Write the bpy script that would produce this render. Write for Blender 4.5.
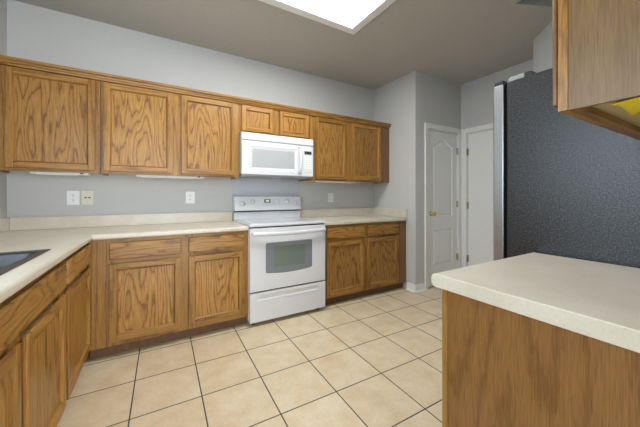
import bpy, bmesh, math, random
from mathutils import Vector, Matrix
from mathutils.geometry import tessellate_polygon

for o in list(bpy.data.objects):
    bpy.data.objects.remove(o, do_unlink=True)
S = bpy.context.scene
COL = S.collection

# ------------------------------------------------------------------ camera
cam_d = bpy.data.cameras.new('camera')
cam = bpy.data.objects.new('camera', cam_d)
COL.objects.link(cam)
cam.location = (-0.7219, -3.151, 1.1899)
cam.rotation_euler = (math.pi / 2, 0, -0.5299)
cam_d.sensor_width = 36
cam_d.lens = 279.77 / 640 * 36
cam_d.shift_y = -17.7 / 640
cam_d.clip_start = 0.02
S.camera = cam

# ------------------------------------------------------------------ world, lights, exposure
W = bpy.data.worlds.new('world')
S.world = W
W.use_nodes = True
W.node_tree.nodes['Background'].inputs[0].default_value = (0.72, 0.85, 1.0, 1)
W.node_tree.nodes['Background'].inputs[1].default_value = 0.6
S.view_settings.view_transform = 'Standard'
S.view_settings.look = 'None'
S.view_settings.gamma = 1
S.view_settings.use_curve_mapping = False
S.view_settings.exposure = 0.38


def area(name, loc, direction, sx, sy, power, col):
    d = bpy.data.lights.new(name, 'AREA')
    d.shape = 'RECTANGLE'
    d.size, d.size_y = sx, sy
    d.energy = power
    d.color = col
    o = bpy.data.objects.new(name, d)
    COL.objects.link(o)
    o.location = loc
    o.rotation_euler = Vector(direction).to_track_quat('-Z', 'Y').to_euler()
    return o


# daylight through the window over the sink, plus added fill at an unseen rear window
area('sink_window_daylight', (-1.90, -2.35, 1.62), (1, 0, 0), 1.15, 0.95, 28, (0.76, 0.90, 1.0))
area('rear_window_fill', (-0.1, -6.38, 1.25), (0, 1, 0), 2.9, 2.2, 162, (0.90, 0.95, 1.0))
LENS_STRENGTH = 21.0

# ------------------------------------------------------------------ materials
def new_mat(name):
    m = bpy.data.materials.new(name)
    m.use_nodes = True
    nt = m.node_tree
    b = nt.nodes['Principled BSDF']
    return m, nt, b


def N(nt, t, **kw):
    n = nt.nodes.new(t)
    for k, v in kw.items():
        setattr(n, k, v)
    return n


def math_node(nt, op, a, b=None, clamp=False):
    n = N(nt, 'ShaderNodeMath', operation=op)
    n.use_clamp = clamp
    for i, v in enumerate((a, b)):
        if v is None:
            continue
        if isinstance(v, (int, float)):
            n.inputs[i].default_value = v
        else:
            nt.links.new(v, n.inputs[i])
    return n.outputs[0]


def ramp(nt, src, stops):
    r = N(nt, 'ShaderNodeValToRGB')
    e = r.color_ramp.elements
    while len(e) > 1:
        e.remove(e[-1])
    for i, (p, c) in enumerate(stops):
        x = e[0] if i == 0 else e.new(p)
        x.position = p
        x.color = (*c, 1) if len(c) == 3 else c
    nt.links.new(src, r.inputs[0])
    return r.outputs[0]


def bump(nt, b, h, strength, dist=0.002):
    n = N(nt, 'ShaderNodeBump')
    n.inputs['Strength'].default_value = strength
    n.inputs['Distance'].default_value = dist
    nt.links.new(h, n.inputs['Height'])
    nt.links.new(n.outputs[0], b.inputs['Normal'])


def plain(name, col, rough=0.5, metal=0.0, spec=0.5, noise=0.0, nscale=40, coat=0.0):
    m, nt, b = new_mat(name)
    b.inputs['Base Color'].default_value = (*col, 1)
    b.inputs['Roughness'].default_value = rough
    b.inputs['Metallic'].default_value = metal
    b.inputs['Specular IOR Level'].default_value = spec
    b.inputs['Coat Weight'].default_value = coat
    tc = N(nt, 'ShaderNodeTexCoord')
    nz = N(nt, 'ShaderNodeTexNoise')
    nz.inputs['Scale'].default_value = nscale
    nz.inputs['Detail'].default_value = 3
    nt.links.new(tc.outputs['Object'], nz.inputs['Vector'])
    k = max(noise, 0.01)
    c = ramp(nt, nz.outputs[0], [(0.3, tuple(x * (1 - k) for x in col)), (0.7, tuple(min(1, x * (1 + k)) for x in col))])
    nt.links.new(c, b.inputs['Base Color'])
    return m


def oak(name, axis, light, mid, dark, bold=1.0, rough=0.36, scale=7.5, stretch=0.2, rings=11.0, fleck=170.0, fdark=(0.68, 0.62, 0.53)):
    """honey oak, grain running along one axis: growth rings cut at a slant plus open pores"""
    m, nt, b = new_mat(name)
    tc = N(nt, 'ShaderNodeTexCoord')
    oi = N(nt, 'ShaderNodeObjectInfo')
    w = math_node(nt, 'MULTIPLY', oi.outputs['Random'], 60.0)

    def noise(across, along, detail, four=False, rough_=0.5):
        mp = N(nt, 'ShaderNodeMapping')
        sc = [across] * 3
        sc[axis] = along
        mp.inputs['Scale'].default_value = sc
        nt.links.new(tc.outputs['Object'], mp.inputs['Vector'])
        n = N(nt, 'ShaderNodeTexNoise', noise_dimensions='4D' if four else '3D')
        n.inputs['Scale'].default_value = 1.0
        n.inputs['Detail'].default_value = detail
        n.inputs['Roughness'].default_value = rough_
        nt.links.new(mp.outputs[0], n.inputs['Vector'])
        if four:
            nt.links.new(w, n.inputs['W'])
        return n.outputs[0]

    big = noise(scale, scale * stretch, 1.0, True, 0.4)
    wob = noise(60.0, 9.0, 4.0, False, 0.6)
    por = noise(520.0, 16.0, 2.0)
    flk = noise(fleck, fleck * 0.035, 4.0, False, 0.65)
    r1 = math_node(nt, 'ADD', math_node(nt, 'MULTIPLY', big, rings), math_node(nt, 'MULTIPLY', wob, 0.75))
    ring = math_node(nt, 'FRACT', r1)
    tone = ramp(nt, ring, [(0.0, dark), (0.09, mid), (0.40, light), (0.82, mid), (0.95, dark), (1.0, dark)])
    base = N(nt, 'ShaderNodeMix', data_type='RGBA')
    base.inputs[0].default_value = bold
    base.inputs[6].default_value = (*mid, 1)
    nt.links.new(tone, base.inputs[7])
    pf = ramp(nt, por, [(0.36, (0.60, 0.55, 0.48)), (0.5, (1, 1, 1))])
    ff = ramp(nt, flk, [(0.38, fdark), (0.58, (1, 1, 1))])
    cur = base.outputs[2]
    for src, f in ((pf, 0.6), (ff, 0.75)):
        mul = N(nt, 'ShaderNodeMix', data_type='RGBA', blend_type='MULTIPLY')
        mul.inputs[0].default_value = f
        nt.links.new(cur, mul.inputs[6])
        nt.links.new(src, mul.inputs[7])
        cur = mul.outputs[2]
    hsv = N(nt, 'ShaderNodeHueSaturation')      # board to board difference
    nt.links.new(cur, hsv.inputs['Color'])
    hsv.inputs['Saturation'].default_value = 1.02
    v = math_node(nt, 'ADD', math_node(nt, 'MULTIPLY', oi.outputs['Random'], 0.24), 0.88)
    nt.links.new(v, hsv.inputs['Value'])
    nt.links.new(hsv.outputs[0], b.inputs['Base Color'])
    b.inputs['Roughness'].default_value = rough
    b.inputs['Specular IOR Level'].default_value = 0.45
    bump(nt, b, por, 0.12, 0.001)
    return m


OL, OM, OD = (0.435, 0.240, 0.067), (0.36, 0.184, 0.046), (0.175, 0.076, 0.016)
OAK_X = oak('honey_oak_grain_x', 0, OL, OM, OD, 0.75, scale=9, stretch=0.07, rings=9)
OAK_Y = oak('honey_oak_grain_y', 1, OL, OM, OD, 0.75, scale=9, stretch=0.07, rings=9)
OAK_Z = oak('honey_oak_grain_z', 2, OL, OM, OD, 0.65, scale=9, stretch=0.05, rings=7)
OAK_DRAWER_X = oak('honey_oak_drawer_grain_x', 0, OL, OM, OD, 0.9, scale=11, stretch=0.2, rings=8)
OAK_DRAWER_Y = oak('honey_oak_drawer_grain_y', 1, OL, OM, OD, 0.9, scale=11, stretch=0.2, rings=8)
OAK_PANEL = oak('honey_oak_cathedral_panel', 2, OL, OM, OD, 0.9, scale=9.0, stretch=0.13, rings=13)
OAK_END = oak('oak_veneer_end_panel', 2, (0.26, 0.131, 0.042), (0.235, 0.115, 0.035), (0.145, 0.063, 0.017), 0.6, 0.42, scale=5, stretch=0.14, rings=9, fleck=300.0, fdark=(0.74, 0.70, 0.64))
OAK_GREY = oak('worn_oak_veneer', 2, (0.26, 0.155, 0.058), (0.235, 0.137, 0.050), (0.185, 0.10, 0.033), 0.4, 0.4, scale=6, stretch=0.06, rings=6, fleck=300.0, fdark=(0.74, 0.70, 0.64))
OAK_BROWN = oak('brown_oak_filler', 2, (0.30, 0.165, 0.075), (0.25, 0.13, 0.055), (0.16, 0.075, 0.03), 0.6, scale=9, stretch=0.06)
BOARD = plain('cabinet_underside_board', (0.50, 0.39, 0.20), 0.6, noise=0.06, nscale=12)
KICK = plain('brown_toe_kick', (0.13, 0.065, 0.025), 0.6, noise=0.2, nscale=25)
WALL = plain('grey_wall_paint', (0.54, 0.545, 0.545), 0.75, spec=0.25, noise=0.012, nscale=25)
CEIL = plain('warm_ceiling_paint', (0.455, 0.438, 0.40), 0.85, spec=0.2, noise=0.02, nscale=30)
WHITE_TRIM = plain('white_trim_paint', (0.79, 0.79, 0.785), 0.4, noise=0.01)
DOOR_WHITE = plain('white_door_paint', (0.76, 0.77, 0.76), 0.42, noise=0.01)
APPL = plain('white_appliance_enamel', (0.655, 0.665, 0.69), 0.22, spec=0.5, noise=0.008, coat=0.3)
APPL2 = plain('white_appliance_plastic', (0.69, 0.70, 0.72), 0.4, noise=0.008)
COOKTOP = plain('white_ceramic_cooktop', (0.65, 0.67, 0.70), 0.08, spec=0.6, noise=0.03, nscale=180, coat=0.5)
RINGGREY = plain('burner_ring_print', (0.50, 0.52, 0.55), 0.12)
DARKGAP = plain('dark_gap', (0.02, 0.02, 0.022), 0.6)
GASKET = plain('black_rubber_gasket', (0.006, 0.006, 0.006), 0.8, spec=0.1)
GREYPL = plain('grey_plastic', (0.34, 0.355, 0.37), 0.45)
BLACKPL = plain('black_plastic', (0.018, 0.018, 0.02), 0.4)
BRASS = plain('polished_brass', (0.72, 0.50, 0.16), 0.22, metal=1.0)
HINGE = plain('aged_brass_hinge', (0.42, 0.36, 0.24), 0.4, metal=1.0)
STEEL = plain('brushed_stainless_steel', (0.42, 0.43, 0.445), 0.34, metal=1.0, noise=0.03, nscale=60)
SINKST = plain('satin_sink_steel', (0.15, 0.152, 0.155), 0.5, metal=1.0, noise=0.03, nscale=60)
BOWLST = plain('shaded_bowl_steel', (0.075, 0.077, 0.082), 0.42, metal=1.0, noise=0.03, nscale=60)  # sink steel darkened: shade and dark reflections of the bowl put into its colour
PLATE = plain('white_wall_plate', (0.80, 0.81, 0.83), 0.35)
IVORY = plain('ivory_wall_plate', (0.66, 0.65, 0.52), 0.4)
LIGHTBOX = plain('white_light_housing', (0.78, 0.78, 0.74), 0.4)
PRINT = plain('grey_print', (0.42, 0.43, 0.45), 0.5)
YELLOW = plain('yellow_paper', (0.93, 0.78, 0.02), 0.6, noise=0.06, nscale=20)
SPLASH = plain('pale_blue_grey_backsplash_sheet', (0.52, 0.55, 0.60), 0.4, noise=0.01)


def counter_mat(name, c1, c2, c3):
    m, nt, b = new_mat(name)
    tc = N(nt, 'ShaderNodeTexCoord')
    n1 = N(nt, 'ShaderNodeTexNoise')
    n1.inputs['Scale'].default_value = 7
    n1.inputs['Detail'].default_value = 6
    n1.inputs['Roughness'].default_value = 0.65
    nt.links.new(tc.outputs['Object'], n1.inputs['Vector'])
    n2 = N(nt, 'ShaderNodeTexNoise')
    n2.inputs['Scale'].default_value = 130
    n2.inputs['Detail'].default_value = 2
    nt.links.new(tc.outputs['Object'], n2.inputs['Vector'])
    a = ramp(nt, n1.outputs[0], [(0.35, c1), (0.65, c2)])
    f = ramp(nt, n2.outputs[0], [(0.28, (1, 1, 1)), (0.46, (0, 0, 0))])
    mx = N(nt, 'ShaderNodeMix', data_type='RGBA')
    fac = math_node(nt, 'MULTIPLY', f, 0.3)
    nt.links.new(fac, mx.inputs[0])
    nt.links.new(a, mx.inputs[6])
    mx.inputs[7].default_value = (*c3, 1)
    nt.links.new(mx.outputs[2], b.inputs['Base Color'])
    b.inputs['Roughness'].default_value = 0.33
    return m


COUNTER = counter_mat('cream_mottled_laminate', (0.575, 0.535, 0.44), (0.64, 0.602, 0.52), (0.40, 0.38, 0.31))


def tile_floor():
    m, nt, b = new_mat('beige_ceramic_floor_tile')
    tc = N(nt, 'ShaderNodeTexCoord')
    mp = N(nt, 'ShaderNodeMapping')
    mp.vector_type = 'TEXTURE'
    mp.inputs['Location'].default_value = (-0.123, -1.008, 0)
    mp.inputs['Rotation'].default_value = (0, 0, -0.017)
    nt.links.new(tc.outputs['Object'], mp.inputs['Vector'])
    br = N(nt, 'ShaderNodeTexBrick')
    br.offset = 0.0
    br.squash = 1.0
    br.inputs['Scale'].default_value = 1.0
    br.inputs['Mortar Size'].default_value = 0.0038
    br.inputs['Mortar Smooth'].default_value = 0.12
    br.inputs['Brick Width'].default_value = 0.358
    br.inputs['Row Height'].default_value = 0.360
    br.inputs['Color1'].default_value = (0.0, 0.0, 0.0, 1)
    br.inputs['Color2'].default_value = (1, 1, 1, 1)
    nt.links.new(mp.outputs[0], br.inputs['Vector'])
    n1 = N(nt, 'ShaderNodeTexNoise', noise_dimensions='4D')
    n1.inputs['Scale'].default_value = 7
    n1.inputs['Detail'].default_value = 5
    n1.inputs['Roughness'].default_value = 0.6
    nt.links.new(tc.outputs['Object'], n1.inputs['Vector'])
    tilew = math_node(nt, 'MULTIPLY', br.outputs['Color'], 9.0)
    nt.links.new(tilew, n1.inputs['W'])
    a = ramp(nt, n1.outputs[0], [(0.25, (0.60, 0.465, 0.285)), (0.45, (0.665, 0.552, 0.375)), (0.62, (0.715, 0.622, 0.455)), (0.8, (0.75, 0.672, 0.52))])
    n2 = N(nt, 'ShaderNodeTexNoise')
    n2.inputs['Scale'].default_value = 60
    n2.inputs['Detail'].default_value = 4
    nt.links.new(tc.outputs['Object'], n2.inputs['Vector'])
    sp = ramp(nt, n2.outputs[0], [(0.3, (0.90, 0.88, 0.84)), (0.6, (1, 1, 1))])
    mul = N(nt, 'ShaderNodeMix', data_type='RGBA', blend_type='MULTIPLY')
    mul.inputs[0].default_value = 0.6
    nt.links.new(a, mul.inputs[6])
    nt.links.new(sp, mul.inputs[7])
    mx = N(nt, 'ShaderNodeMix', data_type='RGBA')
    nt.links.new(br.outputs['Fac'], mx.inputs[0])
    nt.links.new(mul.outputs[2], mx.inputs[6])
    mx.inputs[7].default_value = (0.055, 0.058, 0.058, 1)
    nt.links.new(mx.outputs[2], b.inputs['Base Color'])
    rr = ramp(nt, br.outputs['Fac'], [(0, (0.42, 0.42, 0.42)), (1, (0.85, 0.85, 0.85))])
    nt.links.new(rr, b.inputs['Roughness'])
    inv = math_node(nt, 'SUBTRACT', 1.0, br.outputs['Fac'])
    bump(nt, b, inv, 0.5, 0.002)
    return m


def fridge_side():
    m, nt, b = new_mat('black_textured_fridge_enamel')
    tc = N(nt, 'ShaderNodeTexCoord')
    n1 = N(nt, 'ShaderNodeTexNoise')
    n1.inputs['Scale'].default_value = 165
    n1.inputs['Detail'].default_value = 2
    n1.inputs['Roughness'].default_value = 0.6
    nt.links.new(tc.outputs['Object'], n1.inputs['Vector'])
    c = ramp(nt, n1.outputs[0], [(0.36, (0.003, 0.003, 0.004)), (0.52, (0.016, 0.017, 0.02)), (0.66, (0.062, 0.064, 0.072))])  # pale specks put the glints of the textured enamel into the colour
    nt.links.new(c, b.inputs['Base Color'])
    b.inputs['Roughness'].default_value = 0.30
    b.inputs['Specular IOR Level'].default_value = 0.6
    bump(nt, b, n1.outputs[0], 1.0, 0.0012)
    return m


def emit(name, col, strength, nscale=0.0):
    m, nt, b = new_mat(name)
    b.inputs['Base Color'].default_value = (0.8, 0.8, 0.78, 1)
    b.inputs['Emission Color'].default_value = (*col, 1)
    b.inputs['Emission Strength'].default_value = strength
    if nscale:
        tc = N(nt, 'ShaderNodeTexCoord')
        n1 = N(nt, 'ShaderNodeTexVoronoi')
        n1.inputs['Scale'].default_value = nscale
        nt.links.new(tc.outputs['Object'], n1.inputs['Vector'])
        c = ramp(nt, n1.outputs[0], [(0.0, tuple(x * 0.93 for x in col)), (0.6, col)])
        nt.links.new(c, b.inputs['Emission Color'])
    return m


def glass_pane():
    m, nt, b = new_mat('clear_window_pane')
    tr = N(nt, 'ShaderNodeBsdfTransparent')
    gl = N(nt, 'ShaderNodeBsdfGlossy')
    gl.inputs['Roughness'].default_value = 0.02
    mx = N(nt, 'ShaderNodeMixShader')
    mx.inputs[0].default_value = 0.05
    nt.links.new(tr.outputs[0], mx.inputs[1])
    nt.links.new(gl.outputs[0], mx.inputs[2])
    nt.links.new(mx.outputs[0], nt.nodes['Material Output'].inputs['Surface'])
    return m


def screen_window(name, c1, c2, period, rough):
    """perforated metal screen behind oven or microwave glass"""
    m, nt, b = new_mat(name)
    tc = N(nt, 'ShaderNodeTexCoord')
    v = N(nt, 'ShaderNodeTexVoronoi')
    v.inputs['Scale'].default_value = period
    v.inputs['Randomness'].default_value = 0.0
    nt.links.new(tc.outputs['Object'], v.inputs['Vector'])
    c = ramp(nt, v.outputs[0], [(0.25, c1), (0.5, c2)])
    nt.links.new(c, b.inputs['Base Color'])
    b.inputs['Roughness'].default_value = rough
    b.inputs['Coat Weight'].default_value = 0.6
    b.inputs['Coat Roughness'].default_value = 0.05
    return m


TILE = tile_floor()
FRIDGE = fridge_side()
LENS = emit('prismatic_light_diffuser', (1.0, 0.985, 0.96), LENS_STRENGTH, 70)
DISPLAY = emit('green_clock_display', (0.35, 0.75, 0.02), 0.22)
PANE = glass_pane()
OVENGLASS = screen_window('oven_door_glass', (0.12, 0.13, 0.145), (0.23, 0.245, 0.27), 170, 0.3)
OVENINNER = screen_window('oven_inner_pane', (0.085, 0.105, 0.085), (0.165, 0.20, 0.165), 170, 0.3)
MICROGLASS = screen_window('microwave_door_glass', (0.24, 0.255, 0.265), (0.40, 0.42, 0.435), 200, 0.35)
LCD = plain('dark_green_lcd', (0.03, 0.045, 0.04), 0.2)


# ------------------------------------------------------------------ builders
class MB:
    """collects shapes and links them as one mesh object"""

    def __init__(self, *mats):
        self.bm = bmesh.new()
        self.mats = list(mats)

    def mi(self, m):
        if m is None:
            m = self.mats[0]
        if m not in self.mats:
            self.mats.append(m)
        return self.mats.index(m)

    def hexa(self, pts, m=None):
        i = self.mi(m)
        v = [self.bm.verts.new(p) for p in pts]
        for f in ((0, 1, 2, 3), (4, 5, 6, 7), (0, 1, 5, 4), (1, 2, 6, 5), (2, 3, 7, 6), (3, 0, 4, 7)):
            fc = self.bm.faces.new([v[k] for k in f])
            fc.material_index = i

    def box(self, x0, x1, y0, y1, z0, z1, m=None):
        self.hexa([(x0, y0, z0), (x1, y0, z0), (x1, y1, z0), (x0, y1, z0),
                   (x0, y0, z1), (x1, y0, z1), (x1, y1, z1), (x0, y1, z1)], m)
        return self

    def fbox(self, F, u0, u1, v0, v1, n0, n1, m=None, inset0=0.0, inset1=0.0):
        a, c = inset0, inset1
        self.hexa([F(u0 + a, v0 + a, n0), F(u1 - a, v0 + a, n0), F(u1 - a, v1 - a, n0), F(u0 + a, v1 - a, n0),
                   F(u0 + c, v0 + c, n1), F(u1 - c, v0 + c, n1), F(u1 - c, v1 - c, n1), F(u0 + c, v1 - c, n1)], m)
        return self

    def quad(self, pts, m=None):
        f = self.bm.faces.new([self.bm.verts.new(p) for p in pts])
        f.material_index = self.mi(m)
        return self

    def prism(self, poly, axis, a0, a1, m=None):
        """polygon in the two other axes (in xyz order) extruded along axis"""
        def P(p, a):
            q = list(p)
            q.insert(axis, a)
            return q
        i = self.mi(m)
        A = [self.bm.verts.new(P(p, a0)) for p in poly]
        B = [self.bm.verts.new(P(p, a1)) for p in poly]
        n = len(poly)
        fs = [self.bm.faces.new(A), self.bm.faces.new(B[::-1])]
        for k in range(n):
            fs.append(self.bm.faces.new([A[k], A[(k + 1) % n], B[(k + 1) % n], B[k]]))
        for f in fs:
            f.material_index = i
        return self

    def lathe(self, prof, origin, axis, seg=20, m=None):
        """profile of (radius, distance along axis); closed ends"""
        i = self.mi(m)
        ax = Vector(axis).normalized()
        t = Vector((0, 0, 1)) if abs(ax.z) < 0.9 else Vector((1, 0, 0))
        e1 = ax.cross(t).normalized()
        e2 = ax.cross(e1)
        O = Vector(origin)
        rings = []
        for r, d in prof:
            rings.append([self.bm.verts.new(O + ax * d + (e1 * math.cos(a) + e2 * math.sin(a)) * r)
                          for a in [2 * math.pi * k / seg for k in range(seg)]])
        for A, B in zip(rings, rings[1:]):
            for k in range(seg):
                f = self.bm.faces.new([A[k], A[(k + 1) % seg], B[(k + 1) % seg], B[k]])
                f.material_index = i
                f.smooth = True
        for R in (rings[0], rings[-1]):
            f = self.bm.faces.new(R)
            f.material_index = i
        return self

    def tube(self, pts, rx, rz=None, seg=12, m=None):
        """tube through points; elliptical cross-section rx (sideways), rz (up)"""
        i = self.mi(m)
        rz = rz or rx
        pts = [Vector(p) for p in pts]
        rings = []
        for k, p in enumerate(pts):
            d = (pts[min(k + 1, len(pts) - 1)] - pts[max(k - 1, 0)]).normalized()
            up = Vector((0, 0, 1)) if abs(d.z) < 0.9 else Vector((0, 1, 0))
            s = d.cross(up).normalized()
            u = s.cross(d)
            rings.append([self.bm.verts.new(p + s * rx * math.cos(a) + u * rz * math.sin(a))
                          for a in [2 * math.pi * q / seg for q in range(seg)]])
        for A, B in zip(rings, rings[1:]):
            for k in range(seg):
                f = self.bm.faces.new([A[k], A[(k + 1) % seg], B[(k + 1) % seg], B[k]])
                f.material_index = i
                f.smooth = True
        for R in (rings[0], rings[-1]):
            self.bm.faces.new(R).material_index = i
        return self

    def slab(self, outer, holes, z0, z1, m=None):
        """flat slab from an outline with holes"""
        i = self.mi(m)
        loops = [outer] + holes
        flat = [p for l in loops for p in l]
        tris = tessellate_polygon([[Vector((*p, 0)) for p in l] for l in loops])
        B = [self.bm.verts.new((*p, z0)) for p in flat]
        T = [self.bm.verts.new((*p, z1)) for p in flat]
        for t in tris:
            for V in (B, T):
                try:
                    self.bm.faces.new([V[k] for k in t]).material_index = i
                except ValueError:
                    pass
        s = 0
        for l in loops:
            n = len(l)
            for k in range(n):
                a, b2 = s + k, s + (k + 1) % n
                self.bm.faces.new([B[a], B[b2], T[b2], T[a]]).material_index = i
            s += n
        bmesh.ops.recalc_face_normals(self.bm, faces=self.bm.faces)
        bmesh.ops.dissolve_limit(self.bm, angle_limit=0.01, verts=self.bm.verts, edges=self.bm.edges)
        return self

    def bevel_where(self, pred, offset, seg=3):
        es = [e for e in self.bm.edges if pred(e.verts[0].co, e.verts[1].co)]
        bmesh.ops.bevel(self.bm, geom=es, offset=offset, segments=seg, profile=0.5, affect='EDGES', clamp_overlap=True)
        return self

    def build(self, name, parent=None, bevel=0.0, seg=2, smooth=False):
        bmesh.ops.recalc_face_normals(self.bm, faces=self.bm.faces)
        me = bpy.data.meshes.new(name)
        off = Vector((0, 0, 0))
        if parent is not None:
            p = parent
            while p is not None:
                off += p.location
                p = p.parent
        bmesh.ops.translate(self.bm, verts=self.bm.verts, vec=-off)
        if smooth:
            for f in self.bm.faces:
                f.smooth = True
        self.bm.to_mesh(me)
        self.bm.free()
        for m in self.mats:
            me.materials.append(m)
        o = bpy.data.objects.new(name, me)
        COL.objects.link(o)
        if parent is not None:
            o.parent = parent
        if bevel:
            b = o.modifiers.new('bevel', 'BEVEL')
            b.width = bevel
            b.segments = seg
            b.limit_method = 'ANGLE'
            b.angle_limit = math.radians(40)
        return o


def tag(o, label, cat, group=None, kind=None):
    o['label'] = label
    o['category'] = cat
    if group:
        o['group'] = group
    if kind:
        o['kind'] = kind
    return o


def thing(name, loc, label, cat, group=None, kind=None):
    o = bpy.data.objects.new(name, None)
    o.empty_display_size = 0.1
    COL.objects.link(o)
    o.location = loc
    return tag(o, label, cat, group, kind)


def struct(o, label, cat):
    return tag(o, label, cat, kind='structure')


def text_mesh(name, body, size, depth, loc, rot, mat, parent):
    cu = bpy.data.curves.new(name, 'FONT')
    cu.body = body
    cu.size = size
    cu.extrude = depth
    cu.align_x = 'CENTER'
    cu.align_y = 'CENTER'
    t = bpy.data.objects.new(name + '_curve', cu)
    COL.objects.link(t)
    dg = bpy.context.evaluated_depsgraph_get()
    me = bpy.data.meshes.new_from_object(t.evaluated_get(dg))
    bpy.data.objects.remove(t, do_unlink=True)
    o = bpy.data.objects.new(name, me)
    me.materials.clear()
    me.materials.append(mat)
    COL.objects.link(o)
    o.rotation_euler = rot
    off = Vector((0, 0, 0))
    p = parent
    while p is not None:
        off += p.location
        p = p.parent
    o.location = Vector(loc) - off
    o.parent = parent
    return o


# ------------------------------------------------------------------ room shell
ZC = 2.744
XL, XR, XF = -1.7375, 2.045, 2.970   # left wall, right wall beside the counter, far wall with the plain door
YP, YR, YB = -0.762, -3.135, -6.25   # pantry wall, wall behind fridge, wall behind the camera

fl = MB(TILE).box(XL - 0.14, 3.9, YB - 0.14, 0.12, -0.08, 0).build('floor')
struct(fl, 'beige square ceramic tile floor with dark grout lines', 'floor')

# ceiling with a raised part over the fridge
rec = [(1.787, -1.994), (2.19, -2.174), (1.935, -2.458), (1.80, -2.34)]
cl = MB(CEIL, WALL)
cl.slab([(XL - 0.14, YB - 0.14), (3.9, YB - 0.14), (3.9, 0.12), (XL - 0.14, 0.12)], [rec], ZC, ZC + 0.06)
for k in range(4):
    a, b2 = rec[k], rec[(k + 1) % 4]
    cl.quad([(*a, ZC + 0.06), (*b2, ZC + 0.06), (*b2, ZC + 0.45), (*a, ZC + 0.45)], WALL)
cl.quad([(*p, ZC + 0.45) for p in rec], WALL)
struct(cl.build('ceiling'), 'warm grey painted ceiling around the square light', 'ceiling')

struct(MB(WALL).box(XL - 0.14, 3.9, 0, 0.12, 0, ZC).build('wall_back'), 'grey painted wall behind the range and upper cabinets', 'wall')
# left wall with the window opening above the sink
wy0, wy1, wz0, wz1 = -2.95, -1.75, 1.12, 2.12
lw = MB(WALL)
for y0, y1, z0, z1 in ((YB, wy0, 0, ZC), (wy1, 0, 0, ZC), (wy0, wy1, 0, wz0), (wy0, wy1, wz1, ZC)):
    lw.box(XL - 0.12, XL, y0, y1, z0, z1)
struct(lw.build('wall_left'), 'grey painted wall at the left end of the counter', 'wall')
struct(MB(WALL).box(XR, XR + 0.12, YP, 0, 0, ZC).build('wall_right', bevel=0.004), 'pale grey wall closing the right end of the counter', 'wall')
# pantry wall with door opening
dx0, dx1, dz1 = 2.272, 2.910, 2.056
pw = MB(WALL)
pw.box(XR + 0.12, dx0, YP, YP + 0.11, 0, ZC)
pw.box(dx1, XF, YP, YP + 0.11, 0, ZC)
pw.box(dx0, dx1, YP, YP + 0.11, dz1, ZC)
struct(pw.build('wall_pantry'), 'grey wall around the white arched-panel door', 'wall')
# far wall with the plain door
hy0, hy1 = -1.560, -0.842
hw = MB(WALL)
hw.box(XF, XF + 0.11, hy1, 0, 0, ZC)
hw.box(XF, XF + 0.11, -1.82, hy0, 0, ZC)
hw.box(XF, XF + 0.11, hy0, hy1, dz1, ZC)
struct(hw.build('wall_far'), 'grey wall around the plain white door beside the fridge', 'wall')
dg_ = MB(WALL).prism([(2.52, -1.82), (2.355, -2.003), (1.92, -2.485), (1.92, YR), (3.08, YR), (3.08, -1.82)], 2, 0, ZC)
struct(dg_.build('wall_angled'), 'angled grey wall rising behind the fridge top', 'wall')
struct(MB(WALL).box(0.125, 3.08, YR - 0.11, YR, 0, ZC).build('wall_fridge'), 'grey wall behind the fridge and the near counter', 'wall')
struct(MB(WALL).box(3.0, 3.11, YB, YR - 0.11, 0, ZC).build('wall_dining'), 'grey side wall of the dining space', 'wall')
px0, px1, pz1 = -1.55, 1.35, 2.36
rw = MB(WALL)
rw.box(XL - 0.12, px0, YB - 0.12, YB, 0, ZC)
rw.box(px1, 3.11, YB - 0.12, YB, 0, ZC)
rw.box(px0, px1, YB - 0.12, YB, pz1, ZC)
rw.box(px0, px1, YB - 0.12, YB, 0, 0.14)
struct(rw.build('wall_rear'), 'grey wall around the window added for fill light', 'wall')

# windows out of view: sink window, and one added behind camera as fill
w1 = thing('window_1', (XL - 0.06, (wy0 + wy1) / 2, wz0), 'white framed window above the kitchen sink', 'window', kind='structure')
fr = MB(WHITE_TRIM)
x0, x1 = XL - 0.09, XL - 0.03
fr.box(x0, x1, wy0, wy0 + 0.05, wz0, wz1).box(x0, x1, wy1 - 0.05, wy1, wz0, wz1)
fr.box(x0, x1, wy0 + 0.05, wy1 - 0.05, wz0, wz0 + 0.05).box(x0, x1, wy0 + 0.05, wy1 - 0.05, wz1 - 0.05, wz1)
fr.box(x0, x1, (wy0 + wy1) / 2 - 0.02, (wy0 + wy1) / 2 + 0.02, wz0 + 0.05, wz1 - 0.05)
fr.build('window_frame', w1)
MB(PANE).box(XL - 0.065, XL - 0.06, wy0 + 0.05, wy1 - 0.05, wz0 + 0.05, wz1 - 0.05).build('pane', w1)
w2 = thing('window_2', (0, YB - 0.06, 0.14), 'wide white framed window added behind the camera for fill light', 'window', kind='structure')
fr = MB(WHITE_TRIM)
for a, b2 in ((px0, px0 + 0.06), (px1 - 0.06, px1), (-0.14, -0.06)):
    fr.box(a, b2, YB - 0.09, YB - 0.03, 0.14, pz1)
fr.box(px0, px1, YB - 0.088, YB - 0.032, 0.14, 0.2).box(px0, px1, YB - 0.088, YB - 0.032, pz1 - 0.06, pz1)
fr.build('window_frame', w2)
MB(PANE).box(px0 + 0.06, px1 - 0.06, YB - 0.065, YB - 0.06, 0.2, pz1 - 0.06).build('pane', w2)


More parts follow.
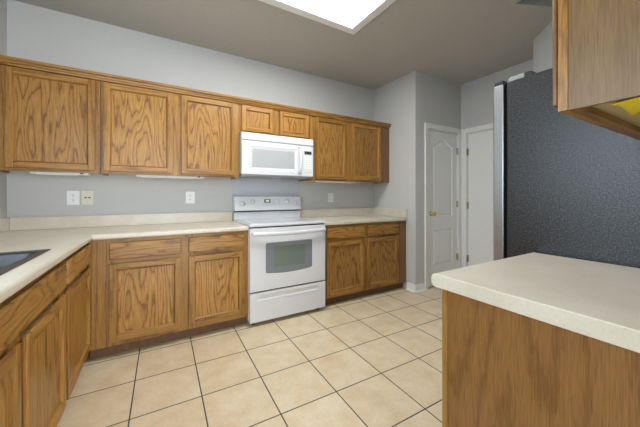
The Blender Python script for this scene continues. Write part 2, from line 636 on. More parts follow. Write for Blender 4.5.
# baseboards
def base_profile(b, axis, a0, a1, face, sgn):
    """face = wall plane, sgn = direction out of the wall"""
    prof = [(face, 0), (face + sgn * 0.016, 0), (face + sgn * 0.016, 0.055), (face + sgn * 0.011, 0.068),
            (face + sgn * 0.011, 0.080), (face + sgn * 0.004, 0.09), (face, 0.09)]
    b.prism(prof, axis, a0, a1)
    b.prism([(face + sgn * 0.016, 0), (face + sgn * 0.030, 0), (face + sgn * 0.027, 0.01), (face + sgn * 0.016, 0.017)], axis, a0, a1)


b = MB(WHITE_TRIM)
base_profile(b, 0, XR - 0.016, 2.190, YP, -1)
struct(b.build('baseboard_pantry'), 'white baseboard at the foot of the narrow wall left of the panel door', 'baseboard')
b = MB(WHITE_TRIM)
base_profile(b, 1, YP, -0.635, XR, -1)
struct(b.build('baseboard_right'), 'short white baseboard on the wall beside the right base cabinet', 'baseboard')


# ------------------------------------------------------------------ doors of the room
def casing(b, F, u0, u1, v1, w=0.066, rebate=True):
    """door casing in profile: two legs and a head (F maps u, v, n)"""
    for a, c in ((u0 - w, u0), (u1, u1 + w)):
        b.fbox(F, a, c, 0, v1 + w, 0, 0.012)
        o0, o1 = (a, a + 0.022) if c == u0 else (c - 0.022, c)
        b.fbox(F, o0, o1, 0, v1 + w, 0.012, 0.019)
    b.fbox(F, u0, u1, v1, v1 + w, 0, 0.012)
    b.fbox(F, u0, u1, v1 + w - 0.022, v1 + w, 0.012, 0.019)


def ring_strip(b, outer, inner, F, n0, n1, m=None):
    k = len(outer)
    for i in range(k):
        j = (i + 1) % k
        b.quad([F(*outer[i], n0), F(*outer[j], n0), F(*inner[j], n1), F(*inner[i], n1)], m)


FP = lambda u, v, n: (u, YP - n, v)
d1 = thing('door_1', ((dx0 + dx1) / 2, YP, 0), 'white two-panel door with arched upper panel and brass knob', 'door', kind='structure')
c = MB(WHITE_TRIM)
casing(c, FP, dx0, dx1 - 0.001, dz1, 0.062)
c.box(dx0, dx0 + 0.014, YP, YP + 0.11, 0, dz1).box(dx1 - 0.014, dx1, YP, YP + 0.11, 0, dz1)
c.box(dx0 + 0.014, dx1 - 0.014, YP, YP + 0.11, dz1 - 0.014, dz1)
c.box(dx0 + 0.014, dx0 + 0.026, YP + 0.05, YP + 0.075, 0, dz1 - 0.014)
c.build('door_frame', d1, bevel=0.003)
lf = MB(DOOR_WHITE)
lx0, lx1, lz0, lz1 = dx0 + 0.017, dx1 - 0.017, 0.014, dz1 - 0.018
FN = lambda u, v, n: (u, YP + 0.012 - n, v)
# panels: arched upper, plain lower
pa0, pa1 = lx0 + 0.098, lx1 - 0.098
mid = (pa0 + pa1) / 2


def arch(x0, x1, z0, zs, zt):
    pts = [(x0, z0), (x1, z0), (x1, zs)]
    n = 14
    for k in range(1, n):
        t = k / n
        x = x1 + (x0 - x1) * t
        s = abs(t - 0.5) * 2
        # reverse-curved cathedral top
        z = zs + (zt - zs) * (0.5 + 0.5 * math.cos(math.pi * min(1, s * 1.0)))
        pts.append((x, z))
    pts.append((x0, zs))
    return pts


up = arch(pa0, pa1, 0.915, 1.855, 1.945)
lo = [(pa0, 0.27), (pa1, 0.27), (pa1, 0.745), (pa0, 0.745)]


def shrink(poly, d):
    cx = sum(p[0] for p in poly) / len(poly)
    cz = (min(p[1] for p in poly) + max(p[1] for p in poly)) / 2
    hx = (max(p[0] for p in poly) - min(p[0] for p in poly)) / 2
    hz = (max(p[1] for p in poly) - min(p[1] for p in poly)) / 2
    return [(cx + (p[0] - cx) * (1 - d / hx), cz + (p[1] - cz) * (1 - d / hz)) for p in poly]


def door_face(b, outer, holes):
    flat = [p for l in [outer] + holes for p in l]
    tris = tessellate_polygon([[Vector((*p, 0)) for p in l] for l in [outer] + holes])
    V = [b.bm.verts.new(FN(*p, 0)) for p in flat]
    for t in tris:
        b.bm.faces.new([V[k] for k in t])


door_face(lf, [(lx0, lz0), (lx1, lz0), (lx1, lz1), (lx0, lz1)], [up, lo])
for pl in (up, lo):
    s1, s2, s3 = shrink(pl, 0.012), shrink(pl, 0.022), shrink(pl, 0.040)
    ring_strip(lf, pl, s1, FN, 0, -0.014)
    ring_strip(lf, s1, s2, FN, -0.014, -0.014)
    ring_strip(lf, s2, s3, FN, -0.014, -0.003)
    lf.quad([FN(*p, -0.003) for p in s3])
lf.box(lx0, lx1, YP + 0.0275, YP + 0.040, lz0, lz1)
lf.build('door_leaf', d1)
# knob
kn = MB(BRASS)
ko = (lx0 + 0.062, YP + 0.012, 0.957)
kn.lathe([(0.0, 0.0), (0.031, 0.0), (0.031, 0.004), (0.022, 0.010), (0.011, 0.016), (0.010, 0.034), (0.020, 0.040),
          (0.027, 0.052), (0.026, 0.062), (0.017, 0.070), (0.0, 0.072)], ko, (0, -1, 0), 24)
kn.build('door_handle', d1)
for z in (1.81, 1.075, 0.345):
    h = MB(HINGE)
    h.box(lx1 - 0.012, lx1 + 0.012, YP + 0.004, YP + 0.0118, z - 0.045, z + 0.045)
    h.lathe([(0.0055, -0.048), (0.0055, 0.048)], (lx1 + 0.006, YP - 0.003, z), (0, 0, 1), 10)
    h.build('hinge', d1)

FH = lambda u, v, n: (XF - n, u, v)
d2 = thing('door_2', (XF, (hy0 + hy1) / 2, 0), 'plain white door partly hidden by the refrigerator', 'door', kind='structure')
c = MB(WHITE_TRIM)
casing(c, FH, hy0, hy1, dz1, 0.058)
c.box(XF, XF + 0.11, hy0, hy0 + 0.014, 0, dz1).box(XF, XF + 0.11, hy1 - 0.014, hy1, 0, dz1)
c.box(XF, XF + 0.11, hy0 + 0.014, hy1 - 0.014, dz1 - 0.014, dz1)
c.build('door_frame', d2, bevel=0.003)
MB(DOOR_WHITE).box(XF + 0.010, XF + 0.046, hy0 + 0.017, hy1 - 0.017, 0.014, dz1 - 0.018).build('door_leaf', d2, bevel=0.002)
for z in (1.79, 1.06, 0.33):
    h = MB(HINGE)
    h.box(XF + 0.004, XF + 0.0098, hy1 - 0.030, hy1 - 0.006, z - 0.045, z + 0.045)
    h.lathe([(0.0055, -0.048), (0.0055, 0.048)], (XF - 0.003, hy1 - 0.014, z), (0, 0, 1), 10)
    h.build('hinge', d2)

# ------------------------------------------------------------------ cabinets
FB_U = lambda u, v, n: (u, -0.306 - n, v)      # upper run, front plane of the face frame
FB_B = lambda u, v, n: (u, -0.610 - n, v)      # base run on the back wall
FL_B = lambda u, v, n: (-1.140 + n, u, v)      # base run on the left wall
FR_B = lambda u, v, n: (u, -2.515 + n, v)      # near cabinets face the back wall
FR_UD = lambda u, v, n: (u, -2.845 + n * 0.78, v)
FR_U = lambda u, v, n: (u, -2.845 + n, v)


def rail_mat(F):
    a, b2 = Vector(F(0, 0, 0)), Vector(F(1, 0, 0))
    return OAK_X if abs((b2 - a).x) > 0.5 else OAK_Y


def cab_door(F, u0, u1, v0, v1, parent, w=0.046):
    """framed door with a flat recessed panel; finger-pull bevel round the back"""
    R = rail_mat(F)
    d = MB(OAK_Z, R)
    g = 0.0015
    for q0, q1, r0, r1, ins in ((u0, u0 + w, v0, v1, 0), (u1 - w, u1, v0, v1, 0), (u0 + w, u1 - w, v0, v0 + w, 0), (u0 + w, u1 - w, v1 - w, v1, 0)):
        k0, k1 = (0.016 if q0 == u0 else 0), (0.016 if q1 == u1 else 0)
        l0, l1 = (0.016 if r0 == v0 else 0), (0.016 if r1 == v1 else 0)
        d.hexa([F(q0 + k0, r0 + l0, g), F(q1 - k1, r0 + l0, g), F(q1 - k1, r1 - l1, g), F(q0 + k0, r1 - l1, g),
                F(q0, r0, 0.0105), F(q1, r0, 0.0105), F(q1, r1, 0.0105), F(q0, r1, 0.0105)], OAK_Z if r1 - r0 > w + 0.001 else R)
    d.fbox(F, u0, u0 + w, v0, v1, 0.0105, 0.0240, OAK_Z)
    d.fbox(F, u1 - w, u1, v0, v1, 0.0105, 0.0240, OAK_Z)
    d.fbox(F, u0 + w, u1 - w, v0, v0 + w, 0.0105, 0.0238, R)
    d.fbox(F, u0 + w, u1 - w, v1 - w, v1, 0.0105, 0.0238, R)
    o = [(u0 + w, v0 + w), (u1 - w, v0 + w), (u1 - w, v1 - w), (u0 + w, v1 - w)]
    s = 0.009
    i = [(u0 + w + s, v0 + w + s), (u1 - w - s, v0 + w + s), (u1 - w - s, v1 - w - s), (u0 + w + s, v1 - w - s)]
    for k in range(4):
        j = (k + 1) % 4
        d.quad([F(*o[k], 0.0230), F(*o[j], 0.0230), F(*i[j], 0.0086), F(*i[k], 0.0086)], R if k in (0, 2) else OAK_Z)
    do = d.build('door', parent, bevel=0.0026)
    MB(OAK_PANEL).fbox(F, u0 + w + 0.002, u1 - w - 0.002, v0 + w + 0.002, v1 - w - 0.002, 0.0070, 0.0085).build('door_panel', do)
    return do


def cab_drawer(F, u0, u1, v0, v1, parent, name='drawer'):
    R = rail_mat(F)
    R = OAK_DRAWER_X if R is OAK_X else OAK_DRAWER_Y
    d = MB(R)
    d.fbox(F, u0, u1, v0, v1, 0.0015, 0.012, R, inset0=0.016)
    d.fbox(F, u0, u1, v0, v1, 0.012, 0.0240, R, inset1=0.004)
    return d.build(name, parent, bevel=0.002)


def face_frame(F, stiles, rails, v0, v1, parent):
    """stiles: list of (u0, u1); rails: list of (u0, u1, v0, v1); 19 mm thick behind n = 0"""
    R = rail_mat(F)
    f = MB(OAK_Z, R)
    for a, b2 in stiles:
        f.fbox(F, a, b2, v0, v1, -0.019, 0, OAK_Z)
    for a, b2, c, d in rails:
        f.fbox(F, a, b2, c, d, -0.019, -0.0004, R)
    return f.build('face_frame', parent)


# --- upper cabinets on the back wall
ZU0, ZU1 = 1.370, 2.128


def upper_cab(x0, x1, z0, doors, stiles, label, right_filler=None):
    t = thing('upper_cabinet', ((x0 + x1) / 2, -0.15, z0), label, 'cabinet', 'upper cabinets along the back wall')
    b = MB(OAK_Z, BOARD)
    b.box(x0, x0 + 0.013, -0.286, -0.003, z0, ZU1 - 0.002, OAK_Z)
    b.box(x1 - 0.013, x1, -0.286, -0.003, z0, ZU1 - 0.002, OAK_Z)
    b.box(x0 + 0.0132, x1 - 0.0132, -0.2862, -0.003, z0 + 0.018, ZU1 - 0.002, BOARD)
    b.build('cabinet_box', t)
    rails = []
    for a, b2 in zip(stiles, stiles[1:]):
        rails += [(a[1], b2[0], z0, z0 + 0.038), (a[1], b2[0], ZU1 - 0.045, ZU1)]
    face_frame(FB_U, stiles, rails, z0, ZU1, t)
    for a, b2 in doors:
        cab_door(FB_U, a, b2, z0 + 0.022, ZU1 - 0.020, t, 0.044)
    if right_filler:
        MB(OAK_BROWN).fbox(FB_U, right_filler[0], right_filler[1], z0 + 0.001, 2.114, 0.0002, 0.007).build('filler_strip', t)
    return t


upper_cab(-1.734, -1.1095, ZU0, [(-1.646, -1.142)], [(-1.734, -1.62), (-1.17, -1.1095)],
          'single door oak upper cabinet in the left corner of the back wall')
upper_cab(-1.1055, -0.003, ZU0, [(-1.088, -0.592), (-0.524, -0.037)], [(-1.1055, -1.05), (-0.62, -0.50), (-0.07, -0.003)],
          'wide two door oak upper cabinet above the two drawer base, left of the microwave')
upper_cab(0.0, 0.810, 1.828, [(0.022, 0.364), (0.432, 0.784)], [(0.0, 0.04), (0.34, 0.455), (0.765, 0.810)],
          'short two door oak upper cabinet directly above the white microwave')
upper_cab(0.813, 2.042, ZU0, [(0.872, 1.320), (1.396, 1.884)], [(0.813, 0.90), (1.29, 1.42), (1.86, 2.042)],
          'two door oak upper cabinet right of the microwave', (1.905, 2.042))

cr = MB(OAK_X)
cr.prism([(-0.3066, 2.116), (-0.330, 2.116), (-0.334, 2.127), (-0.341, 2.132), (-0.345, 2.145), (-0.356, 2.150), (-0.358, 2.168), (-0.3066, 2.168)], 0, -1.735, 2.042)
tag(cr.build('crown_molding'), 'long oak crown molding along the top of the upper cabinets', 'molding')

# --- base cabinets
ZB0, ZB1 = 0.088, 0.874


def base_box(b, x0, x1, y0, y1, top=ZB1):
    b.box(x0, x1, y0, y1, ZB0, top, BOARD)


def base_cab_back(x0, x1, cols, stiles, label, name='base_cabinet', filler=None):
    t = thing(name, ((x0 + x1) / 2, -0.3, 0), label, 'cabinet', 'base cabinets')
    b = MB(BOARD)
    base_box(b, x0 + 0.001, x1 - 0.001, -0.589, -0.003)
    b.build('cabinet_box', t)
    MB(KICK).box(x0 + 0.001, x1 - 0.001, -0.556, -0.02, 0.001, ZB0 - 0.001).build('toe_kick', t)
    rails = []
    for a, b2 in zip(stiles, stiles[1:]):
        rails += [(a[1], b2[0], ZB0, ZB0 + 0.05), (a[1], b2[0], 0.69, 0.735), (a[1], b2[0], ZB1 - 0.04, ZB1)]
    face_frame(FB_B, stiles, rails, ZB0, ZB1, t)
    for a, b2 in cols:
        cab_drawer(FB_B, a, b2, 0.724, 0.848, t)
        cab_door(FB_B, a, b2, 0.122, 0.692, t)
    if filler:
        MB(OAK_BROWN).fbox(FB_B, filler[0], filler[1], ZB0, ZB1, 0.0002, 0.006).build('filler_strip', t)
    return t


base_cab_back(-1.138, -0.004, [(-1.017, -0.545), (-0.492, -0.035)], [(-1.138, -0.98), (-0.58, -0.46), (-0.07, -0.004)],
              'oak base cabinet with two drawers and two doors left of the range')
base_cab_back(0.803, 2.041, [(0.841, 1.346), (1.396, 1.894)], [(0.803, 0.88), (1.31, 1.43), (1.86, 2.041)],
              'oak base cabinet with two drawers and two doors right of the range', filler=(1.918, 2.041))


def left_cab(y0, y1, drawers, doors, stiles, label, top, name, drawer_name):
    t = thing(name, (-1.45, (y0 + y1) / 2, 0), label, 'cabinet', 'base cabinets')
    b = MB(BOARD)
    base_box(b, XL + 0.003, -1.1612, y0 + 0.001, y1 - 0.001, top)
    b.build('cabinet_box', t)
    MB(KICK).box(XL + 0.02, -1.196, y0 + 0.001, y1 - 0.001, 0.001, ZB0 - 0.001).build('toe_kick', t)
    rails = []
    for a, b2 in zip(stiles, stiles[1:]):
        rails += [(a[1], b2[0], ZB0, ZB0 + 0.05), (a[1], b2[0], 0.69, 0.735), (a[1], b2[0], ZB1 - 0.04, ZB1)]
    face_frame(FL_B, stiles, rails, ZB0, ZB1, t)
    for a, b2 in drawers:
        cab_drawer(FL_B, a, b2, 0.724, 0.848, t, drawer_name)
    for a, b2 in doors:
        cab_door(FL_B, a, b2, 0.122, 0.692, t)
    return t


left_cab(-1.243, -0.632, [(-1.224, -0.640)], [(-1.224, -0.640)], [(-1.243, -1.19), (-0.68, -0.632)],
         'narrow oak base cabinet in the left corner with one drawer over one door', ZB1, 'base_cabinet', 'drawer')
left_cab(-2.36, -1.245, [(-2.32, -1.268)], [(-1.772, -1.268), (-2.32, -1.818)], [(-2.36, -2.28), (-1.84, -1.75), (-1.30, -1.245)],
         'oak sink cabinet under the stainless sink with one long false drawer front', 0.66, 'sink_cabinet', 'false_drawer_front')

# ------------------------------------------------------------------ worktops
ZT0, ZT1 = 0.8755, 0.914
sx0, sx1, sy0, sy1 = -1.610, -1.205, -2.035, -1.245       # sink cut-out
t = thing('worktop', (-1.2, -0.8, ZT0), 'cream laminate worktop running round the left corner with the sink in it', 'worktop')
w = MB(COUNTER)
w.slab([(XL + 0.002, -2.39), (-1.107, -2.39), (-1.107, -0.646), (-0.003, -0.646), (-0.003, -0.002), (XL + 0.002, -0.002)],
       [[(sx0, sy0), (sx0, sy1), (sx1, sy1), (sx1, sy0)]], ZT0, ZT1)


def on_front(a, c):
    fr_ = lambda p: (abs(p.x + 1.107) < 1e-4 and p.y < -0.645) or (abs(p.y + 0.646) < 1e-4 and p.x > -1.108)
    return fr_(a) and fr_(c) and abs(a.z - c.z) < 1e-4


w.bevel_where(on_front, 0.012, 4)
w.build('counter_slab', t)
s = MB(COUNTER)
s.box(XL + 0.022, -0.003, -0.021, -0.002, ZT1 + 0.0003, 1.018)
s.box(XL + 0.002, XL + 0.0215, -2.39, -0.002, ZT1 + 0.0003, 1.018)
s.build('backsplash', t, bevel=0.004)

t = thing('worktop', (1.4, -0.3, ZT0), 'short cream laminate worktop between the range and the right wall', 'worktop')
w = MB(COUNTER)
w.slab([(0.802, -0.646), (2.041, -0.646), (2.041, -0.002), (0.802, -0.002)], [], ZT0, ZT1)
w.bevel_where(lambda a, c: abs(a.y + 0.646) < 1e-4 and abs(c.y + 0.646) < 1e-4 and abs(a.z - c.z) < 1e-4, 0.012, 4)
w.build('counter_slab', t)
s = MB(COUNTER)
s.box(0.802, 2.021, -0.021, -0.002, ZT1 + 0.0003, 1.018)
s.box(2.0215, 2.041, -0.642, -0.002, ZT1 + 0.0003, 1.018)
s.build('backsplash', t, bevel=0.004)

# near counter with its cabinet, left of the fridge
NX0, NX1 = 0.156, 0.866
t = thing('worktop', (0.5, -2.8, ZT0), 'cream laminate worktop in front of the black fridge side', 'worktop')
w = MB(COUNTER)
w.slab([(0.130, YR + 0.004), (0.868, YR + 0.004), (0.868, -2.486), (0.130, -2.486)], [], 0.868, ZT1)
w.bevel_where(lambda a, c: abs(a.y + 2.486) < 1e-4 and abs(c.y + 2.486) < 1e-4 and abs(a.z - c.z) < 1e-4, 0.017, 5)
w.build('counter_slab', t, bevel=0.002)

t = thing('base_cabinet', (0.5, -2.8, 0), 'oak base cabinet with a broad plain end panel left of the fridge', 'cabinet', 'base cabinets')
MB(BOARD).box(NX0 + 0.012, NX1, YR + 0.006, -2.5345, ZB0, 0.866).build('cabinet_box', t)
MB(OAK_END).box(NX0, NX0 + 0.0115, YR + 0.006, -2.5345, 0.001, 0.866).build('end_panel', t)
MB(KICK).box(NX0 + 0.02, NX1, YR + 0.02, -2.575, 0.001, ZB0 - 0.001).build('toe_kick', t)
face_frame(FR_B, [(NX0 - 0.004, NX0 + 0.045), (NX1 - 0.05, NX1)],
           [(NX0 + 0.045, NX1 - 0.05, ZB0, 0.138), (NX0 + 0.045, NX1 - 0.05, 0.69, 0.735), (NX0 + 0.045, NX1 - 0.05, 0.826, 0.866)], ZB0, 0.866, t)
cab_drawer(FR_B, NX0 + 0.03, NX1 - 0.03, 0.724, 0.845, t)
cab_door(FR_B, NX0 + 0.03, (NX0 + NX1) / 2 - 0.003, 0.122, 0.692, t)
cab_door(FR_B, (NX0 + NX1) / 2 + 0.003, NX1 - 0.03, 0.122, 0.692, t)

ZN = 1.402
t = thing('upper_cabinet', (0.5, -3.0, ZN), 'oak upper cabinet hanging over the near worktop with a yellow tag underneath', 'cabinet', 'upper cabinets')
b = MB(BOARD, OAK_GREY, OAK_X)
b.box(NX0 + 0.0125, NX1, YR + 0.004, -2.8655, ZN + 0.018, 2.165, BOARD)
b.box(NX0 + 0.0125, NX1, -2.884, -2.8645, ZN, ZN + 0.0175, OAK_X)
b.build('cabinet_box', t)
MB(OAK_GREY).box(NX0 + 0.001, NX0 + 0.012, YR + 0.004, -2.8645, ZN, 2.165).build('end_panel', t)
face_frame(FR_U, [(NX0 - 0.002, NX0 + 0.045), (NX1 - 0.05, NX1)],
           [(NX0 + 0.045, NX1 - 0.05, ZN, ZN + 0.04), (NX0 + 0.045, NX1 - 0.05, 2.12, 2.165)], ZN, 2.165, t)
cab_door(FR_UD, NX0 + 0.016, (NX0 + NX1) / 2 - 0.003, ZN + 0.022, 2.145, t)
cab_door(FR_UD, (NX0 + NX1) / 2 + 0.003, NX1 - 0.016, ZN + 0.022, 2.145, t)

# yellow tag curling down from the underside of that cabinet
yt = MB(YELLOW)
na, nb = 10, 8
g = []
for i in range(na + 1):
    row = []
    for j in range(nb + 1):
        s_, q = i / na, j / nb
        yf = -2.930 + 0.014 * s_ * s_ + 0.012 * max(0.0, 1 - s_ * 8)
        y = yf + (-2.995 - yf) * q
        x = 0.243 + 0.190 * s_ * (1 - 0.62 * q)
        z = ZN + 0.0172 - 0.005 * (1 - q) ** 2 - 0.004 * (1 - q) * math.sin(3.1 * s_)
        row.append(yt.bm.verts.new((x, y, z)))
    g.append(row)
for i in range(na):
    for j in range(nb):
        yt.bm.faces.new([g[i][j], g[i + 1][j], g[i + 1][j + 1], g[i][j + 1]])
yo = yt.build('paper_tag', smooth=True)
sm = yo.modifiers.new('thickness', 'SOLIDIFY')
sm.thickness = 0.0006
tag(yo, 'curled yellow paper tag stuck under the near upper cabinet', 'tag')

# ------------------------------------------------------------------ sink
t = thing('sink', (-1.4, -1.64, 0.9), 'stainless steel drop-in sink at the left edge of the worktop', 'sink')
rx0, rx1, ry0, ry1 = -1.640, -1.186, -2.065, -1.226
bowls = [(-1.565, -1.216, -1.622, -1.256), (-1.565, -1.216, -2.030, -1.658)]
r = MB(SINKST)
r.slab([(rx0, ry0), (rx1, ry0), (rx1, ry1), (rx0, ry1)],
       [[(a, c_), (a, d_), (b_, d_), (b_, c_)] for a, b_, c_, d_ in bowls], ZT1 + 0.0006, ZT1 + 0.0058)
r.bevel_where(lambda a, c: abs(a.z - c.z) < 1e-4 and a.z > 0.918 and
              all(abs(p.x - rx0) < 1e-4 or abs(p.x - rx1) < 1e-4 or abs(p.y - ry0) < 1e-4 or abs(p.y - ry1) < 1e-4 for p in (a, c)), 0.004, 2)
r.build('rim', t)
for a, b_, c_, d_ in bowls:
    bw = MB(BOWLST)
    steps = [(0.0, 0.9158), (0.006, 0.905), (0.014, 0.79), (0.022, 0.765), (0.045, 0.75), (0.16, 0.745)]
    rings = []
    for ins, z in steps:
        ins = min(ins, (b_ - a) / 2 - 0.01)
        rad = 0.05
        pts = []
        X0, X1, Y0, Y1 = a + ins, b_ - ins, c_ + ins, d_ - ins
        rr = min(rad, (X1 - X0) / 2.2, (Y1 - Y0) / 2.2) if ins > 0.005 else 0.002
        for cx, cy, a0 in ((X1 - rr, Y1 - rr, 0), (X0 + rr, Y1 - rr, 90), (X0 + rr, Y0 + rr, 180), (X1 - rr, Y0 + rr, 270)):
            for k in range(6):
                an = math.radians(a0 + 90 * k / 5)
                pts.append(bw.bm.verts.new((cx + rr * math.cos(an), cy + rr * math.sin(an), z)))
        rings.append(pts)
    for A, B in zip(rings, rings[1:]):
        for k in range(len(A)):
            bw.bm.faces.new([A[k], A[(k + 1) % len(A)], B[(k + 1) % len(A)], B[k]]).smooth = True
    bw.bm.faces.new(rings[-1])
    bo = bw.build('bowl', t)
    cx, cy = (a + b_) / 2, (c_ + d_) / 2
    MB(GREYPL).lathe([(0.0, 0), (0.04, 0), (0.043, 0.003), (0.03, 0.004), (0, 0.002)], (cx, cy, 0.7452), (0, 0, 1), 20).build('drain', bo)

# ------------------------------------------------------------------ range
RX0, RX1 = 0.0, 0.797
t = thing('electric_range', ((RX0 + RX1) / 2, -0.35, 0), 'white freestanding electric range with smooth cooktop and green-lit clock', 'range')
b = MB(APPL)
b.box(RX0, RX1, -0.640, -0.030, 0.045, 0.905)
b.build('range_body', t, bevel=0.004)
MB(DARKGAP).box(RX0 + 0.006, RX1 - 0.006, -0.6415, -0.6403, 0.06, 0.9045).build('gap_shade_sheet', t)  # dark sheet painting the shade in the door and drawer gaps
ct = MB(APPL, COOKTOP)
ct.box(RX0 - 0.001, RX1 + 0.001, -0.676, -0.085, 0.906, 0.934, APPL)
co = ct.build('cooktop', t, bevel=0.007, seg=3)
MB(COOKTOP).box(RX0 + 0.022, RX1 - 0.022, -0.640, -0.100, 0.9343, 0.9362).build('glass_surface', co, bevel=0.001)
for cx, cy, rr in ((0.20, -0.50, 0.105), (0.60, -0.50, 0.085), (0.20, -0.235, 0.085), (0.60, -0.235, 0.105)):
    for ra in (rr, rr * 0.62):
        rg = MB(RINGGREY)
        for k in range(40):
            a0, a1 = 2 * math.pi * k / 40, 2 * math.pi * (k + 1) / 40
            rg.quad([(cx + q * math.cos(a), cy + q * math.sin(a), 0.9366) for q, a in ((ra, a0), (ra, a1), (ra - 0.004, a1), (ra - 0.004, a0))])
        rg.build('burner_ring', co)
# backguard
bg = MB(APPL, DARKGAP)
bg.box(RX0 + 0.006, RX1 - 0.006, -0.084, -0.012, 0.906, 1.012, APPL)
bg.box(RX0 + 0.016, RX1 - 0.016, -0.109, -0.012, 1.0125, 1.0247, DARKGAP)
bgo = bg.build('backguard', t, bevel=0.004)
pn = MB(APPL2)
pn.prism([(-0.012, 1.025), (-0.108, 1.025), (-0.112, 1.034), (-0.086, 1.178), (-0.066, 1.192), (-0.012, 1.192)], 0, RX0 + 0.002, RX1 - 0.002)
pno = pn.build('control_panel', t, bevel=0.006, seg=3)
sl = Vector((0, 0.026, 0.144)).normalized()     # up the sloped face
nr = Vector((0, -0.144, 0.026)).normalized()    # out of the sloped face


def on_panel(x, z, out=0.0):
    k = (z - 1.034) / 0.144
    return Vector((x, -0.112 + 0.026 * k, z)) + nr * out


for kx, kz in ((0.092, 1.103), (0.203, 1.126), (0.614, 1.128), (0.722, 1.103)):
    kb = MB(APPL)
    kb.lathe([(0.0, 0.0), (0.026, 0.0), (0.026, 0.004), (0.021, 0.007), (0.019, 0.022), (0.016, 0.025), (0, 0.025)], on_panel(kx, kz, 0.0005), nr, 24)
    p0 = on_panel(kx, kz, 0.0255)
    kb.hexa([p0 + Vector((sx * 0.004, 0, 0)) + sl * sz * 0.019 + nr * sn for sn in (-0.002, 0.008) for sx, sz in ((-1, -1), (1, -1), (1, 1), (-1, 1))])
    kb.build('knob', pno)
dp = MB(GREYPL)
dp.hexa([on_panel(x, z, o_) for o_ in (0.0006, 0.0022) for x, z in ((0.337, 1.112), (0.409, 1.112), (0.409, 1.150), (0.337, 1.150))], BLACKPL)
dp.build('display_bezel', pno)
dd = MB(DISPLAY)
dd.hexa([on_panel(x, z, o_) for o_ in (0.0024, 0.003) for x, z in ((0.352, 1.121), (0.395, 1.121), (0.395, 1.142), (0.352, 1.142))])
dd.build('clock_display', pno)
bt = MB(PRINT)
for i in range(5):
    x = 0.318 + i * 0.026
    bt.hexa([on_panel(x + dx, z, o_) for o_ in (0.0006, 0.0016) for dx, z in ((0, 1.093), (0.018, 1.093), (0.018, 1.098), (0, 1.098))])
for i in range(3):
    for j in range(3):
        if i == 1 and j == 1:
            continue
        x, z = 0.440 + i * 0.032, 1.095 + j * 0.022
        bt.hexa([on_panel(x + dx, z + dz_, o_) for o_ in (0.0006, 0.0016) for dx, dz_ in ((0, 0), (0.014, 0), (0.014, 0.008), (0, 0.008))])
bt.build('button_print', pno)
# oven door
YD = -0.672
od = MB(APPL)
wx0, wx1, wz0_, wz1_ = 0.152, 0.640, 0.455, 0.752
out = [(RX0 + 0.003, 0.318), (RX1 - 0.003, 0.318), (RX1 - 0.003, 0.893), (RX0 + 0.003, 0.893)]


def win_poly(x0, x1, z0, z1, sag, n=12):
    pts = []
    for k in range(n + 1):
        q = k / n
        pts.append((x0 + 0.012 + (x1 - x0 - 0.024) * q, z0 + sag * (1 - math.sin(math.pi * q))))
    return pts + [(x1, z0 + sag + 0.012), (x1, z1 - 0.01), (x1 - 0.01, z1), (x0 + 0.01, z1), (x0, z1 - 0.01), (x0, z0 + sag + 0.012)]


wp = win_poly(wx0, wx1, wz0_, wz1_, 0.016)
od.slab([(p[0], p[1]) for p in out], [wp], 0, 0.030)
for v in od.bm.verts:
    v.co = Vector((v.co.x, YD + v.co.z, v.co.y))
odo = od.build('oven_door', t, bevel=0.004)
ow = MB(OVENGLASS)
ow.prism([(p[0], p[1]) for p in shrink(wp, 0.0006)], 1, YD + 0.003, YD + 0.028)
owo = ow.build('window', odo)
MB(OVENINNER).box(0.235, 0.560, YD + 0.0018, YD + 0.0028, 0.520, 0.712).build('inner_pane', owo)
hd = MB(APPL)
hp = []
for k in range(17):
    q = k / 16
    hp.append((RX0 + 0.022 + (RX1 - RX0 - 0.044) * q, YD - 0.030 - 0.016 * math.sin(math.pi * q), 0.846 - 0.008 * math.sin(math.pi * q)))
hd.tube(hp, 0.014, 0.019, 14)
for x in (RX0 + 0.03, RX1 - 0.03):
    hd.box(x - 0.014, x + 0.014, YD - 0.034, YD - 0.0005, 0.832, 0.860)
hd.build('handle', odo, bevel=0.003)
# storage drawer with a moulded pull
dr = MB(APPL)
prof = [(YD + 0.028, 0.040), (YD, 0.040), (YD, 0.218), (YD - 0.003, 0.228), (YD - 0.001, 0.236), (YD + 0.014, 0.243), (YD + 0.011, 0.262), (YD, 0.282), (YD, 0.304), (YD + 0.028, 0.304)]
flatp = [(YD + 0.028, 0.040), (YD, 0.040), (YD, 0.218), (YD, 0.228), (YD, 0.236), (YD, 0.243), (YD, 0.262), (YD, 0.282), (YD, 0.304), (YD + 0.028, 0.304)]
secs = [(RX0 + 0.003, flatp), (RX0 + 0.070, flatp), (RX0 + 0.115, prof), (RX1 - 0.125, prof), (RX1 - 0.080, flatp), (RX1 - 0.003, flatp)]
rows = [[dr.bm.verts.new((x, p[0], p[1])) for p in pf] for x, pf in secs]
for A, B in zip(rows, rows[1:]):
    for k in range(len(A)):
        dr.bm.faces.new([A[k], A[(k + 1) % len(A)], B[(k + 1) % len(A)], B[k]])
dr.bm.faces.new(rows[0])
dr.bm.faces.new(rows[-1])
dr.build('drawer', t, bevel=0.002)
for x in (0.055, 0.742):
    for y in (-0.60, -0.10):
        MB(BLACKPL).lathe([(0.022, 0.0008), (0.022, 0.012), (0.010, 0.014), (0.010, 0.046)], (x, y, 0), (0, 0, 1), 16).build('foot', t)

# pale sheet on the wall behind the range
tag(MB(SPLASH).box(0.007, 0.806, -0.0035, -0.0005, 0.93, 1.36).build('backsplash_sheet'), 'pale blue-grey sheet on the wall between range and microwave', 'backsplash')

